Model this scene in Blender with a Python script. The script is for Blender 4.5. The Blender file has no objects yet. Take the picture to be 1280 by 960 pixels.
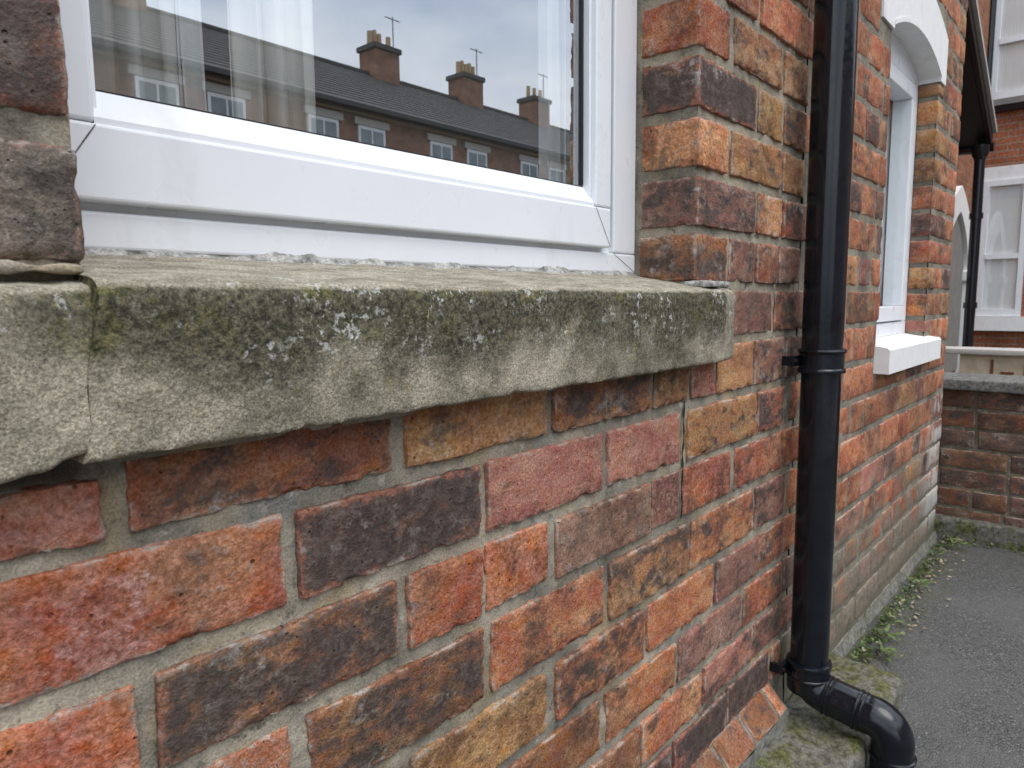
import bpy, math, random
import numpy as np
from mathutils import Matrix, Vector
R = math.radians
sc = bpy.context.scene
COL = sc.collection
rng = random.Random(7)

# ------------------------------------------------------------------ camera, world, sun, exposure
CAM_Z = 0.91
cam_d = bpy.data.cameras.new('camera'); cam = bpy.data.objects.new('camera', cam_d); COL.objects.link(cam)
cam_d.sensor_width = 36; cam_d.lens = 875 / 1280 * 36; cam_d.clip_start = 0.02; cam_d.clip_end = 1500
right = Vector((0.66012, -0.75110, -0.00942)); up = Vector((0.09369, 0.06989, 0.99314)); fwd = Vector((0.74530, 0.65648, -0.11651))
cam.matrix_world = Matrix(((right.x, up.x, -fwd.x, 0.0), (right.y, up.y, -fwd.y, -0.5), (right.z, up.z, -fwd.z, CAM_Z), (0, 0, 0, 1)))
cam_d.dof.use_dof = True; cam_d.dof.focus_distance = 0.85; cam_d.dof.aperture_fstop = 15
sc.camera = cam

SUN_EL, SUN_AZ = R(62), R(195)          # azimuth measured from +Y clockwise: behind the camera's shoulder
w = bpy.data.worlds.new('World'); sc.world = w; w.use_nodes = True
nt = w.node_tree; nt.nodes.clear()
o_ = nt.nodes.new('ShaderNodeOutputWorld'); bg = nt.nodes.new('ShaderNodeBackground')
sky = nt.nodes.new('ShaderNodeTexSky'); sky.sky_type = 'NISHITA'; sky.sun_disc = False
sky.sun_elevation = SUN_EL; sky.sun_rotation = SUN_AZ; sky.air_density = 1.4; sky.dust_density = 2.5
tc = nt.nodes.new('ShaderNodeTexCoord'); mp = nt.nodes.new('ShaderNodeMapping'); mp.inputs['Scale'].default_value = (1, 1, 2.2)
nz = nt.nodes.new('ShaderNodeTexNoise'); nz.inputs['Scale'].default_value = 1.7; nz.inputs['Detail'].default_value = 5; nz.inputs['Roughness'].default_value = 0.5
cr = nt.nodes.new('ShaderNodeValToRGB')
cr.color_ramp.elements[0].position = 0.38; cr.color_ramp.elements[0].color = (4.9, 5.9, 7.6, 1)
cr.color_ramp.elements[1].position = 0.62; cr.color_ramp.elements[1].color = (11.8, 12.2, 12.6, 1)
mx = nt.nodes.new('ShaderNodeMix'); mx.data_type = 'RGBA'; mx.inputs[0].default_value = 0.86     # thick cloud over the clear sky
nt.links.new(tc.outputs['Generated'], mp.inputs['Vector']); nt.links.new(mp.outputs[0], nz.inputs['Vector'])
nt.links.new(nz.outputs[0], cr.inputs[0]); nt.links.new(sky.outputs[0], mx.inputs[6]); nt.links.new(cr.outputs[0], mx.inputs[7])
sp = nt.nodes.new('ShaderNodeSeparateXYZ'); nt.links.new(tc.outputs['Generated'], sp.inputs[0])
mr_ = nt.nodes.new('ShaderNodeMapRange'); nt.links.new(sp.outputs[2], mr_.inputs[0]); mr_.inputs[1].default_value = 0; mr_.inputs[2].default_value = 1; mr_.inputs[3].default_value = .74; mr_.inputs[4].default_value = 1.65
gm = nt.nodes.new('ShaderNodeVectorMath'); gm.operation = 'SCALE'; nt.links.new(mx.outputs[2], gm.inputs[0]); nt.links.new(mr_.outputs[0], gm.inputs['Scale'])
nt.links.new(gm.outputs[0], bg.inputs[0]); nt.links.new(bg.outputs[0], o_.inputs[0])
bg.inputs[1].default_value = 0.12

sun_d = bpy.data.lights.new('sun', 'SUN'); sun = bpy.data.objects.new('sun', sun_d); COL.objects.link(sun)
sun_d.energy = 1.0; sun_d.angle = R(35); sun_d.color = (1, 0.97, 0.92)
d = Vector((math.sin(SUN_AZ) * math.cos(SUN_EL), math.cos(SUN_AZ) * math.cos(SUN_EL), math.sin(SUN_EL)))
sun.rotation_euler = d.to_track_quat('Z', 'Y').to_euler(); sun.location = (0, -4, 9)

sc.view_settings.view_transform = 'Standard'; sc.view_settings.look = 'None'; sc.view_settings.gamma = 1
sc.view_settings.exposure = 0.52; sc.view_settings.use_curve_mapping = False
sc.render.engine = 'CYCLES'; sc.cycles.use_denoising = True
sc.cycles.max_bounces = 8; sc.cycles.transparent_max_bounces = 12; sc.cycles.caustics_reflective = False; sc.cycles.caustics_refractive = False

# ------------------------------------------------------------------ numpy noise and mesh helpers
def _h(ix, iy, iz, s):
    n = (ix * 374761393 + iy * 668265263 + iz * 2147483647 + s * 974634777) & 0xFFFFFFFF
    n = ((n ^ (n >> 13)) * 1274126177) & 0xFFFFFFFF
    n = n ^ (n >> 16)
    return (n & 0xFFFF) / 65535.0
def vnoise(P, s=0):
    P = np.asarray(P, float); i = np.floor(P).astype(np.int64); f = P - i; f = f * f * (3 - 2 * f)
    x, y, z = i[:, 0], i[:, 1], i[:, 2]; r = 0
    for a in (0, 1):
        for b in (0, 1):
            for c in (0, 1):
                wt = (f[:, 0] if a else 1 - f[:, 0]) * (f[:, 1] if b else 1 - f[:, 1]) * (f[:, 2] if c else 1 - f[:, 2])
                r = r + wt * _h(x + a, y + b, z + c, s)
    return r * 2 - 1
def fbm(P, s=0, o=3):
    r = 0; a = 1.0; P = np.asarray(P, float)
    for k in range(o):
        r = r + a * vnoise(P, s + k * 17); P = P * 2.03 + 7.1; a *= 0.5
    return r / 1.75

def link(name, me, parent=None, mat=None, loc=(0, 0, 0), smooth=False):
    o = bpy.data.objects.new(name, me); COL.objects.link(o); o.location = loc
    if parent is not None: o.parent = parent
    if mat is not None and not me.materials: me.materials.append(mat)
    if smooth: me.shade_smooth()
    return o
def mesh(name, V, F):
    me = bpy.data.meshes.new(name); me.from_pydata([tuple(map(float, v)) for v in V], [], [tuple(map(int, f)) for f in F]); me.update()
    return me
def empty(name, loc=(0, 0, 0), rz=0):
    o = bpy.data.objects.new(name, None); COL.objects.link(o); o.location = loc; o.rotation_euler = (0, 0, rz); o.empty_display_size = 0.05
    return o
def tag(o, label=None, cat=None, group=None, kind=None):
    if label: o['label'] = label
    if cat: o['category'] = cat
    if group: o['group'] = group
    if kind: o['kind'] = kind
    return o
def copy_tree(o, parent=None):
    c = o.copy(); COL.objects.link(c); c.parent = parent
    for ch in list(o.children): copy_tree(ch, c)
    return c

def rbox(size, step, r, amp=0.0, freq=60, seed=0, chip=0.0, skip_back=False, wob=0.0):
    """rounded, weathered box centred on the origin; returns verts, faces, rim (0 at arrises, 1 inside the faces)"""
    h = np.array(size) / 2; cs = []
    for k in range(3):
        rr = min(r, h[k] * 0.9); n = max(1, int(round((2 * h[k] - 2 * rr) / step)))
        mid = np.linspace(-h[k] + rr, h[k] - rr, n + 1)
        cs.append(np.concatenate([[-h[k], -h[k] + rr * .35], mid, [h[k] - rr * .35, h[k]]]))
    n = [len(c) - 1 for c in cs]; idx = {}; P = []; F = []
    def vi(i, j, k):
        t = (i, j, k)
        if t not in idx: idx[t] = len(P); P.append((cs[0][i], cs[1][j], cs[2][k]))
        return idx[t]
    for i in range(n[0]):
        for k in range(n[2]):
            F.append((vi(i, 0, k), vi(i + 1, 0, k), vi(i + 1, 0, k + 1), vi(i, 0, k + 1)))
            if not skip_back: F.append((vi(i, n[1], k), vi(i, n[1], k + 1), vi(i + 1, n[1], k + 1), vi(i + 1, n[1], k)))
    for i in range(n[0]):
        for j in range(n[1]):
            F.append((vi(i, j, 0), vi(i, j + 1, 0), vi(i + 1, j + 1, 0), vi(i + 1, j, 0)))
            F.append((vi(i, j, n[2]), vi(i + 1, j, n[2]), vi(i + 1, j + 1, n[2]), vi(i, j + 1, n[2])))
    for j in range(n[1]):
        for k in range(n[2]):
            F.append((vi(0, j, k), vi(0, j, k + 1), vi(0, j + 1, k + 1), vi(0, j + 1, k)))
            F.append((vi(n[0], j, k), vi(n[0], j + 1, k), vi(n[0], j + 1, k + 1), vi(n[0], j, k + 1)))
    P = np.array(P); dd = np.sort(h - np.abs(P), axis=1); edge = dd[:, 1]
    rim = np.clip(edge / 0.012, 0, 1)
    q = np.clip(P, -(h - np.minimum(r, h * .9)), h - np.minimum(r, h * .9)); nn = P - q; L = np.linalg.norm(nn, axis=1, keepdims=True)
    nn = np.where(L > 1e-9, nn / np.maximum(L, 1e-9), 0)
    P2 = q + nn * np.minimum(L, r)
    if amp or chip or wob:
        off = seed * 3.77
        dsp = amp * fbm(P * freq + off, seed)
        if chip:
            c = np.clip(fbm(P * 95 + off * 1.3, seed + 5) * 1.6 + .1, 0, 1) * np.clip(1 - edge / 0.009, 0, 1)
            dsp = dsp - chip * c
        P2 = P2 + nn * dsp[:, None]
        if wob:
            P2[:, 0] += wob * vnoise(P * 22 + off, seed + 9) ; P2[:, 2] += wob * vnoise(P * 22 + off + 31, seed + 11)
    return P2, F, rim
def rbox_mesh(name, size, step, r, **k):
    V, F, rim = rbox(size, step, r, **k); me = mesh(name, V, F)
    a = me.attributes.new('rim', 'FLOAT', 'POINT'); a.data.foreach_set('value', rim.astype(np.float32)); me.shade_smooth()
    return me
def box(name, lo, hi, mat, parent=None, bevel=0.0, smooth=True):
    lo = np.array(lo, float); hi = np.array(hi, float); c = (lo + hi) / 2; s = hi - lo
    if bevel:
        V, F, _ = rbox(s, 10, bevel)
        me = mesh(name, V, F)
    else:
        x, y, z = s / 2
        V = [(-x, -y, -z), (x, -y, -z), (x, y, -z), (-x, y, -z), (-x, -y, z), (x, -y, z), (x, y, z), (-x, y, z)]
        me = mesh(name, V, [(0, 3, 2, 1), (4, 5, 6, 7), (0, 1, 5, 4), (1, 2, 6, 5), (2, 3, 7, 6), (3, 0, 4, 7)])
    pl = Vector((0, 0, 0))
    if parent is not None:
        p = parent
        while p is not None: pl += Vector(p.location); p = p.parent
    return link(name, me, parent, mat, Vector(c) - pl)
def multi_box(name, boxes, mat, parent=None):
    """several boxes that are one rigid piece"""
    V = []; F = []
    for lo, hi in boxes:
        b = len(V); (x0, y0, z0), (x1, y1, z1) = lo, hi
        V += [(x0, y0, z0), (x1, y0, z0), (x1, y1, z0), (x0, y1, z0), (x0, y0, z1), (x1, y0, z1), (x1, y1, z1), (x0, y1, z1)]
        F += [tuple(b + i for i in f) for f in ((0, 3, 2, 1), (4, 5, 6, 7), (0, 1, 5, 4), (1, 2, 6, 5), (2, 3, 7, 6), (3, 0, 4, 7))]
    return link(name, mesh(name, V, F), parent, mat)
def tube(path, rad, seg=40, cap=True):
    """verts/faces of a tube through path points; rad a number or one per point"""
    P = [Vector(p) for p in path]; n = len(P)
    rad = [rad] * n if not hasattr(rad, '__len__') else rad
    V = []; F = []; prev = None
    for i in range(n):
        t = (P[min(i + 1, n - 1)] - P[max(i - 1, 0)]).normalized()
        if prev is None:
            a = Vector((1, 0, 0)) if abs(t.x) < .9 else Vector((0, 1, 0)); u = (a - t * a.dot(t)).normalized()
        else: u = (prev - t * prev.dot(t)).normalized()
        prev = u; v = t.cross(u)
        for s in range(seg):
            an = 2 * math.pi * s / seg; V.append(P[i] + (u * math.cos(an) + v * math.sin(an)) * rad[i])
    for i in range(n - 1):
        for s in range(seg):
            F.append((i * seg + s, i * seg + (s + 1) % seg, (i + 1) * seg + (s + 1) % seg, (i + 1) * seg + s))
    if cap: F.append(tuple(reversed(range(seg)))); F.append(tuple(range((n - 1) * seg, n * seg)))
    return V, F
def tube_obj(name, path, rad, mat, parent=None, seg=40):
    V, F = tube(path, rad, seg); me = mesh(name, V, F); me.shade_smooth()
    try: me.set_sharp_from_angle(angle=R(40))
    except Exception: pass
    return link(name, me, parent, mat)
def grid(name, origin, ux, uz, nx, nz, mat, parent=None, amp=0.0, freq=40, seed=0, nrm=(0, -1, 0)):
    """displaced rectangular sheet"""
    o = np.array(origin, float); ux = np.array(ux, float); uz = np.array(uz, float)
    a, b = np.meshgrid(np.linspace(0, 1, nx + 1), np.linspace(0, 1, nz + 1)); a = a.ravel()[:, None]; b = b.ravel()[:, None]
    V = o + a * ux + b * uz
    if amp: V = V + np.array(nrm) * (amp * fbm(V * freq, seed))[:, None]
    F = [(k * (nx + 1) + i, k * (nx + 1) + i + 1, (k + 1) * (nx + 1) + i + 1, (k + 1) * (nx + 1) + i) for k in range(nz) for i in range(nx)]
    return V, F
def join(name, parts, mat, parent=None, smooth=True):
    V = []; F = []
    for v, f in parts:
        b = len(V); V += [tuple(p) for p in v]; F += [tuple(b + i for i in q) for q in f]
    me = mesh(name, V, F)
    if smooth: me.shade_smooth()
    return link(name, me, parent, mat)
def extrude_poly(name, pts, axis, a0, a1, mat, parent=None):
    """prism: pts 2-D outline in the plane across 'axis' ('x': (y,z), 'y': (x,z))"""
    n = len(pts); V = []
    for a in (a0, a1):
        for p in pts: V.append((a, p[0], p[1]) if axis == 'x' else (p[0], a, p[1]))
    F = [(i, (i + 1) % n, n + (i + 1) % n, n + i) for i in range(n)]
    F += [tuple(reversed(range(n))), tuple(range(n, 2 * n))]
    me = mesh(name, V, F)
    import bmesh
    bm = bmesh.new(); bm.from_mesh(me); bmesh.ops.recalc_face_normals(bm, faces=bm.faces); bm.to_mesh(me); bm.free()
    return link(name, me, parent, mat)

# ------------------------------------------------------------------ materials
class NT:
    def __init__(s, name):
        s.m = bpy.data.materials.new(name); s.m.use_nodes = True; s.t = s.m.node_tree; s.t.nodes.clear()
        s.out = s.n('ShaderNodeOutputMaterial')
    def n(s, typ, **kw):
        nd = s.t.nodes.new(typ)
        for k, v in kw.items():
            if hasattr(nd, k): setattr(nd, k, v)
        return nd
    def l(s, a, b): s.t.links.new(a, b)
    def put(s, sock, v):
        if isinstance(v, bpy.types.NodeSocket): s.l(v, sock)
        elif isinstance(v, (tuple, list)) and sock.type == 'RGBA' and len(v) == 3: sock.default_value = (*v, 1)
        else: sock.default_value = v
    def coord(s, rand=False):
        tc = s.n('ShaderNodeTexCoord')
        if not rand: return tc.outputs['Object']
        oi = s.n('ShaderNodeObjectInfo'); v = s.n('ShaderNodeVectorMath', operation='MULTIPLY_ADD')
        cx = s.n('ShaderNodeCombineXYZ'); s.l(oi.outputs['Random'], cx.inputs[0]); s.l(oi.outputs['Random'], cx.inputs[1]); s.l(oi.outputs['Random'], cx.inputs[2])
        v2 = s.n('ShaderNodeVectorMath', operation='SCALE'); s.l(cx.outputs[0], v2.inputs[0]); v2.inputs['Scale'].default_value = 37.0
        sc_ = s.n('ShaderNodeVectorMath', operation='SCALE'); s.l(tc.outputs['Object'], sc_.inputs[0]); rr = s.n('ShaderNodeMath', operation='FRACT'); r2_ = s.n('ShaderNodeMath', operation='MULTIPLY'); s.l(oi.outputs['Random'], r2_.inputs[0]); r2_.inputs[1].default_value = 7.31; s.l(r2_.outputs[0], rr.inputs[0])
        mr = s.n('ShaderNodeMapRange'); s.l(rr.outputs[0], mr.inputs[0]); mr.inputs[3].default_value = .55; mr.inputs[4].default_value = 1.35; s.l(mr.outputs[0], sc_.inputs['Scale'])
        v.operation = 'ADD'; s.l(sc_.outputs[0], v.inputs[0]); s.l(v2.outputs[0], v.inputs[1])
        return v.outputs[0]
    def world(s):
        g = s.n('ShaderNodeNewGeometry'); return g.outputs['Position']
    def mapv(s, vec, scale=(1, 1, 1), loc=(0, 0, 0)):
        m = s.n('ShaderNodeMapping'); s.l(vec, m.inputs['Vector']); m.inputs['Scale'].default_value = scale; m.inputs['Location'].default_value = loc
        return m.outputs[0]
    def noise(s, vec, scale, detail=4, rough=.55, dist=0.0):
        k = s.n('ShaderNodeTexNoise'); s.l(vec, k.inputs['Vector']); k.inputs['Scale'].default_value = scale
        k.inputs['Detail'].default_value = detail; k.inputs['Roughness'].default_value = rough; k.inputs['Distortion'].default_value = dist
        return k.outputs[0]
    def voro(s, vec, scale, feature='F1', rnd=1.0):
        k = s.n('ShaderNodeTexVoronoi', feature=feature); s.l(vec, k.inputs['Vector']); k.inputs['Scale'].default_value = scale; k.inputs['Randomness'].default_value = rnd
        return k
    def ramp(s, v, a, b, lo=0.0, hi=1.0, smooth=True):
        k = s.n('ShaderNodeMapRange'); k.interpolation_type = 'SMOOTHSTEP' if smooth else 'LINEAR'
        s.put(k.inputs[0], v); s.put(k.inputs[1], a); s.put(k.inputs[2], b); s.put(k.inputs[3], lo); s.put(k.inputs[4], hi)
        return k.outputs[0]
    def math(s, op, a, b=None, clamp=False):
        k = s.n('ShaderNodeMath', operation=op); k.use_clamp = clamp; s.put(k.inputs[0], a)
        if b is not None: s.put(k.inputs[1], b)
        return k.outputs[0]
    def mix(s, f, a, b, mode='MIX'):
        k = s.n('ShaderNodeMix'); k.data_type = 'RGBA'; k.blend_type = mode; s.put(k.inputs[0], f); s.put(k.inputs[6], a); s.put(k.inputs[7], b)
        return k.outputs[2]
    def hsv(s, c, h=.5, sa=1.0, v=1.0):
        k = s.n('ShaderNodeHueSaturation'); s.put(k.inputs['Hue'], h); s.put(k.inputs['Saturation'], sa); s.put(k.inputs['Value'], v); s.put(k.inputs['Color'], c)
        return k.outputs[0]
    def sep(s, vec):
        k = s.n('ShaderNodeSeparateXYZ'); s.l(vec, k.inputs[0]); return k.outputs
    def attr(s, name):
        k = s.n('ShaderNodeAttribute'); k.attribute_name = name; return k.outputs['Fac']
    def bump(s, height, strength=.5, dist=.002, prev=None):
        k = s.n('ShaderNodeBump'); s.put(k.inputs['Height'], height); k.inputs['Strength'].default_value = strength; k.inputs['Distance'].default_value = dist
        if prev is not None: s.l(prev, k.inputs['Normal'])
        return k.outputs[0]
    def pbsdf(s, col, rough=.8, spec=.3, normal=None, **kw):
        b = s.n('ShaderNodeBsdfPrincipled'); s.put(b.inputs['Base Color'], col); s.put(b.inputs['Roughness'], rough); s.put(b.inputs['Specular IOR Level'], spec)
        if normal is not None: s.l(normal, b.inputs['Normal'])
        for k, v in kw.items(): s.put(b.inputs[k], v)
        s.l(b.outputs[0], s.out.inputs[0]); return b

def mat_brick(name, rim_attr=True, grey_base=False):
    """colour from the object's own colour; its alpha says how much of the face is burnt dark"""
    k = NT(name); c = k.coord(True); oi = k.n('ShaderNodeObjectInfo'); base = oi.outputs['Color']; al = oi.outputs['Alpha']
    rim = k.attr('rim')
    sx = k.mapv(c, (1, 1, 1.6))
    n0 = k.noise(c, 7, 2, .5); n1 = k.noise(sx, 15, 4, .55, .3); n2 = k.noise(sx, 22, 8, .68, .2); n3 = k.noise(c, 95, 5, .65); n4 = k.noise(c, 330, 4, .7); n5 = k.noise(c, 900, 2, .6)
    col = k.hsv(base, k.ramp(n1, .3, .7, .488, .514), k.ramp(n3, .3, .7, .82, 1.08), k.ramp(n1, .25, .75, .80, 1.18))
    col = k.mix(k.ramp(n0, .50, .68, 0, .45), col, k.mix(.5, base, (.29, .155, .12)))           # mauve, harder fired end
    col = k.mix(k.ramp(n2, .52, .70, 0, .50), col, k.mix(.45, base, (.58, .26, .13)))            # sandy orange blotches
    rimf = k.ramp(k.math('ADD', rim, k.ramp(n3, .3, .7, -.5, .5)), .10, .70)                     # burnt areas stay off the arrises
    thr = k.math('SUBTRACT', k.math('ADD', k.ramp(n2, .32, .68, 0, 1, False), al), .90)
    burn = k.math('MULTIPLY', k.ramp(thr, -.14, .34), k.math('ADD', .45, k.math('MULTIPLY', rimf, .55)))
    burn = k.math('MULTIPLY', burn, k.ramp(n4, .25, .55, .72, 1.0))
    dark = k.mix(k.ramp(n3, .38, .62), (.040, .035, .035), (.125, .10, .088))
    col = k.mix(k.math('MULTIPLY', burn, .95), col, dark)
    raw = k.math('MULTIPLY', k.math('SUBTRACT', 1.0, k.ramp(k.math('ADD', rim, k.ramp(n3, .3, .7, -.35, .35)), .05, .40)), .30)
    col = k.mix(raw, col, (.46, .175, .10))                                                      # raw arrises
    sal = k.math('MULTIPLY', k.ramp(n1, .51, .64), k.ramp(n3, .47, .62)); sal = k.math('MULTIPLY', sal, k.ramp(rim, 0, 1, .85, .42))
    col = k.mix(sal, col, (.52, .46, .43))                                                       # salts
    at = k.n('ShaderNodeAttribute'); at.attribute_type = 'OBJECT'; at.attribute_name = 'salt'
    lp = k.sep(k.n('ShaderNodeTexCoord').outputs['Object']); dx_ = k.math('ABSOLUTE', k.math('ADD', lp[0], k.math('ADD', .012, k.math('MULTIPLY', lp[2], -.5))))
    sp_ = k.ramp(k.math('ADD', dx_, k.math('ADD', k.ramp(n3, .3, .7, -.014, .014), k.ramp(n1, .3, .7, -.016, .016))), .000, .030, 1, 0)
    sp_ = k.math('MULTIPLY', sp_, k.math('MULTIPLY', k.ramp(n2, .40, .60), k.ramp(lp[2], -.03, .03, .35, 1.0)))
    col = k.mix(k.math('MULTIPLY', k.math('MULTIPLY', sp_, at.outputs['Fac']), k.ramp(n4, .35, .6, .25, 1)), col, (.54, .51, .53))
    sme = k.math('MULTIPLY', k.math('SUBTRACT', 1.0, k.ramp(k.math('ADD', rim, k.ramp(n4, .3, .7, -.25, .25)), .06, .34)), k.ramp(k.noise(c, 38, 4, .6), .47, .58))
    col = k.mix(k.math('MULTIPLY', sme, .8), col, (.50, .45, .38))                               # mortar left on the edges
    col = k.mix(k.ramp(n4, .32, .68, 0.0, 1.0), k.hsv(col, .5, 1.08, .66), k.hsv(col, .5, .94, 1.20))
    col = k.mix(k.ramp(n5, .35, .65, 0.0, 1.0), k.hsv(col, .5, 1.0, .86), k.hsv(col, .5, 1.0, 1.12))
    wd = k.world(); so = k.math('MULTIPLY', k.ramp(k.noise(wd, 6, 7, .7), .44, .62), k.ramp(n3, .34, .58, .2, 1.0))      # soot settled over the wall
    col = k.mix(k.math('MULTIPLY', so, .72), col, (.055, .044, .036))
    pits = k.ramp(k.voro(c, 150).outputs['Distance'], .06, .22, 1, 0); pits = k.math('MULTIPLY', pits, k.ramp(n3, .50, .58))
    col = k.mix(k.math('MULTIPLY', pits, .75), col, (.05, .03, .025))
    if grey_base:                                                     # cement slurry and lime bloom splashed on the lowest courses
        z = k.sep(k.world()); wn = k.noise(k.world(), 9, 5, .65)
        lo = k.ramp(k.math('ADD', z[2], k.ramp(wn, .3, .7, -.16, .16)), .17, .40, 1, 0)
        col = k.mix(k.math('MULTIPLY', lo, .86), col, k.mix(k.ramp(n3, .35, .65), (.14, .125, .095), (.26, .24, .19)))
        li = k.math('MULTIPLY', k.ramp(z[0], 2.62, 2.95), k.ramp(k.math('ADD', z[2], k.ramp(wn, .3, .7, -.25, .25)), .50, .30, 0, 1))
        li = k.math('MULTIPLY', li, k.ramp(z[2], .05, .14)); col = k.mix(k.math('MULTIPLY', li, .8), col, (.62, .60, .57))
    hgt = k.math('ADD', k.math('MULTIPLY', n3, 1.0), k.math('ADD', k.math('MULTIPLY', n4, .55), k.math('MULTIPLY', pits, -.7)))
    k.pbsdf(col, k.ramp(n3, .3, .7, .72, .92), .25, k.bump(hgt, .95, .0036))
    return k.m

def mat_mortar(name, c1=(.41, .355, .27), c2=(.225, .205, .165), yellow=.5, grey_base=False):
    k = NT(name); c = k.world(); n1 = k.noise(c, 7, 4, .6); n2 = k.noise(c, 60, 5, .65); n3 = k.noise(c, 500, 3, .6)
    col = k.mix(k.ramp(n1, .38, .62), c1, c2)
    col = k.mix(k.math('MULTIPLY', k.ramp(k.noise(c, 11, 3, .5), .52, .66), yellow), col, (.40, .30, .15)); col = k.mix(k.ramp(k.noise(k.mapv(c, (1, 1, 1), (7, 3, 2)), 9, 5, .7), .56, .64, 0, .6), col, (.20, .195, .18))
    col = k.mix(k.ramp(n2, .56, .72, 0, .7), col, (.46, .425, .36)); col = k.mix(k.ramp(n2, .30, .44, .75, 0), col, (.085, .075, .06))
    col = k.mix(k.math('MULTIPLY', k.ramp(k.noise(c, 6, 6, .68), .47, .66), .5), col, (.07, .062, .05))
    col = k.mix(k.ramp(n3, .3, .7), k.hsv(col, .5, 1, .74), k.hsv(col, .5, 1, 1.18))
    if grey_base:
        z = k.sep(c); lo = k.ramp(k.math('ADD', z[2], k.ramp(n1, .3, .7, -.1, .1)), .05, .25, 1, 0)
        col = k.mix(k.math('MULTIPLY', lo, .7), col, (.13, .125, .09))
    k.pbsdf(col, .92, .15, k.bump(k.math('ADD', n2, k.math('MULTIPLY', n3, .5)), .8, .0025))
    return k.m

def mat_stone(name, pale=0.0, zt=.925, zb=.815):
    """weathered sandstone with algae, black crust and lichen"""
    k = NT(name); c = k.world(); z = k.sep(c)
    n0 = k.noise(c, 5, 3, .5); n1 = k.noise(c, 11, 6, .62, .3); n2 = k.noise(c, 45, 7, .72); n3 = k.noise(c, 170, 5, .7); n4 = k.noise(c, 480, 4, .7); n5 = k.noise(c, 1000, 2, .6)
    geo = k.n('ShaderNodeNewGeometry'); upz = k.sep(geo.outputs['Normal'])[2]; notop = k.ramp(upz, .45, .8, 1, .10)
    col = k.mix(k.ramp(n1, .36, .64), (.42, .372, .28), (.265, .236, .178))
    col = k.mix(k.ramp(n2, .54, .72, 0, .6), col, (.55, .48, .355))
    hgt = k.ramp(z[2], zb, zt)                                        # crust thickens towards the drip edge
    e_ = k.math('ADD', k.math('MULTIPLY', n1, .75), k.math('ADD', k.math('MULTIPLY', hgt, .42 - pale), k.math('ADD', k.math('MULTIPLY', n2, .45), k.math('MULTIPLY', n0, .45))))
    cr_ = k.math('MULTIPLY', k.math('MULTIPLY', k.ramp(e_, .74, 1.12), notop), k.ramp(k.math('ADD', z[0], k.ramp(n2, .3, .7, -.006, .006)), 1.024, 1.034, 1, .18))    # broken end is bare
    col = k.mix(k.math('MULTIPLY', cr_, .94), col, k.mix(k.ramp(n3, .36, .64), (.034, .033, .022), (.15, .135, .09)))
    mo = k.math('MULTIPLY', k.ramp(k.noise(c, 24, 6, .72), .50, .64), k.ramp(hgt, .25, .95, .05, 1)); col = k.mix(k.math('MULTIPLY', mo, .62), col, k.mix(k.ramp(n3, .4, .6), (.055, .06, .015), (.15, .14, .04)))
    ye = k.math('MULTIPLY', k.ramp(k.noise(k.mapv(c, (1, 1, 1), (3, 1, 5)), 30, 6, .75), .58, .70), .55); col = k.mix(ye, col, (.34, .26, .09))
    st = k.noise(k.mapv(c, (20, 55, 55)), 1.0, 7, .75); top = k.math('MULTIPLY', k.ramp(upz, .55, .9), .9)     # the washed top is bare and sandy
    col = k.mix(top, col, k.mix(k.ramp(st, .36, .64), (.23, .205, .155), (.46, .415, .33)))
    li = k.math('MULTIPLY', k.ramp(k.noise(c, 120, 6, .72, .3), .55, .60), k.ramp(k.noise(c, 14, 4, .65), .47, .60)); li = k.math('MULTIPLY', li, k.ramp(hgt, .1, .8, .15, 1))
    col = k.mix(k.math('MULTIPLY', li, .85), col, (.52, .52, .48))     # grey-white lichen crust
    col = k.mix(k.ramp(n4, .34, .66), k.hsv(col, .5, 1, .60), k.hsv(col, .5, 1, 1.30)); col = k.mix(k.ramp(n5, .35, .65), k.hsv(col, .5, 1, .8), k.hsv(col, .5, 1, 1.16))
    h_ = k.math('ADD', k.math('MULTIPLY', n2, 1.6), k.math('ADD', k.math('MULTIPLY', n3, .7), k.math('MULTIPLY', n4, .35)))
    k.pbsdf(col, .93, .15, k.bump(h_, .8, .0035))
    return k.m

def mat_plain(name, col, rough=.5, spec=.5, var=.06, scale=30, bump=0.0, dirt=0.0, **kw):
    k = NT(name); c = k.world(); n1 = k.noise(c, scale, 4, .6)
    cc = k.hsv(col, .5, 1, k.ramp(n1, .25, .75, 1 - var, 1 + var))
    if dirt:
        d_ = k.ramp(k.noise(k.mapv(c, (1, 1, .25)), 14, 5, .7), .50, .75, 0, dirt); cc = k.mix(d_, cc, (.30, .28, .22))
    k.pbsdf(cc, k.ramp(k.noise(c, scale * 3, 3, .6), .3, .7, max(rough - .08, .02), min(rough + .08, 1)), spec,
            k.bump(k.noise(c, scale * 8, 3, .6), bump, .002) if bump else None, **kw)
    return k.m

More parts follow.
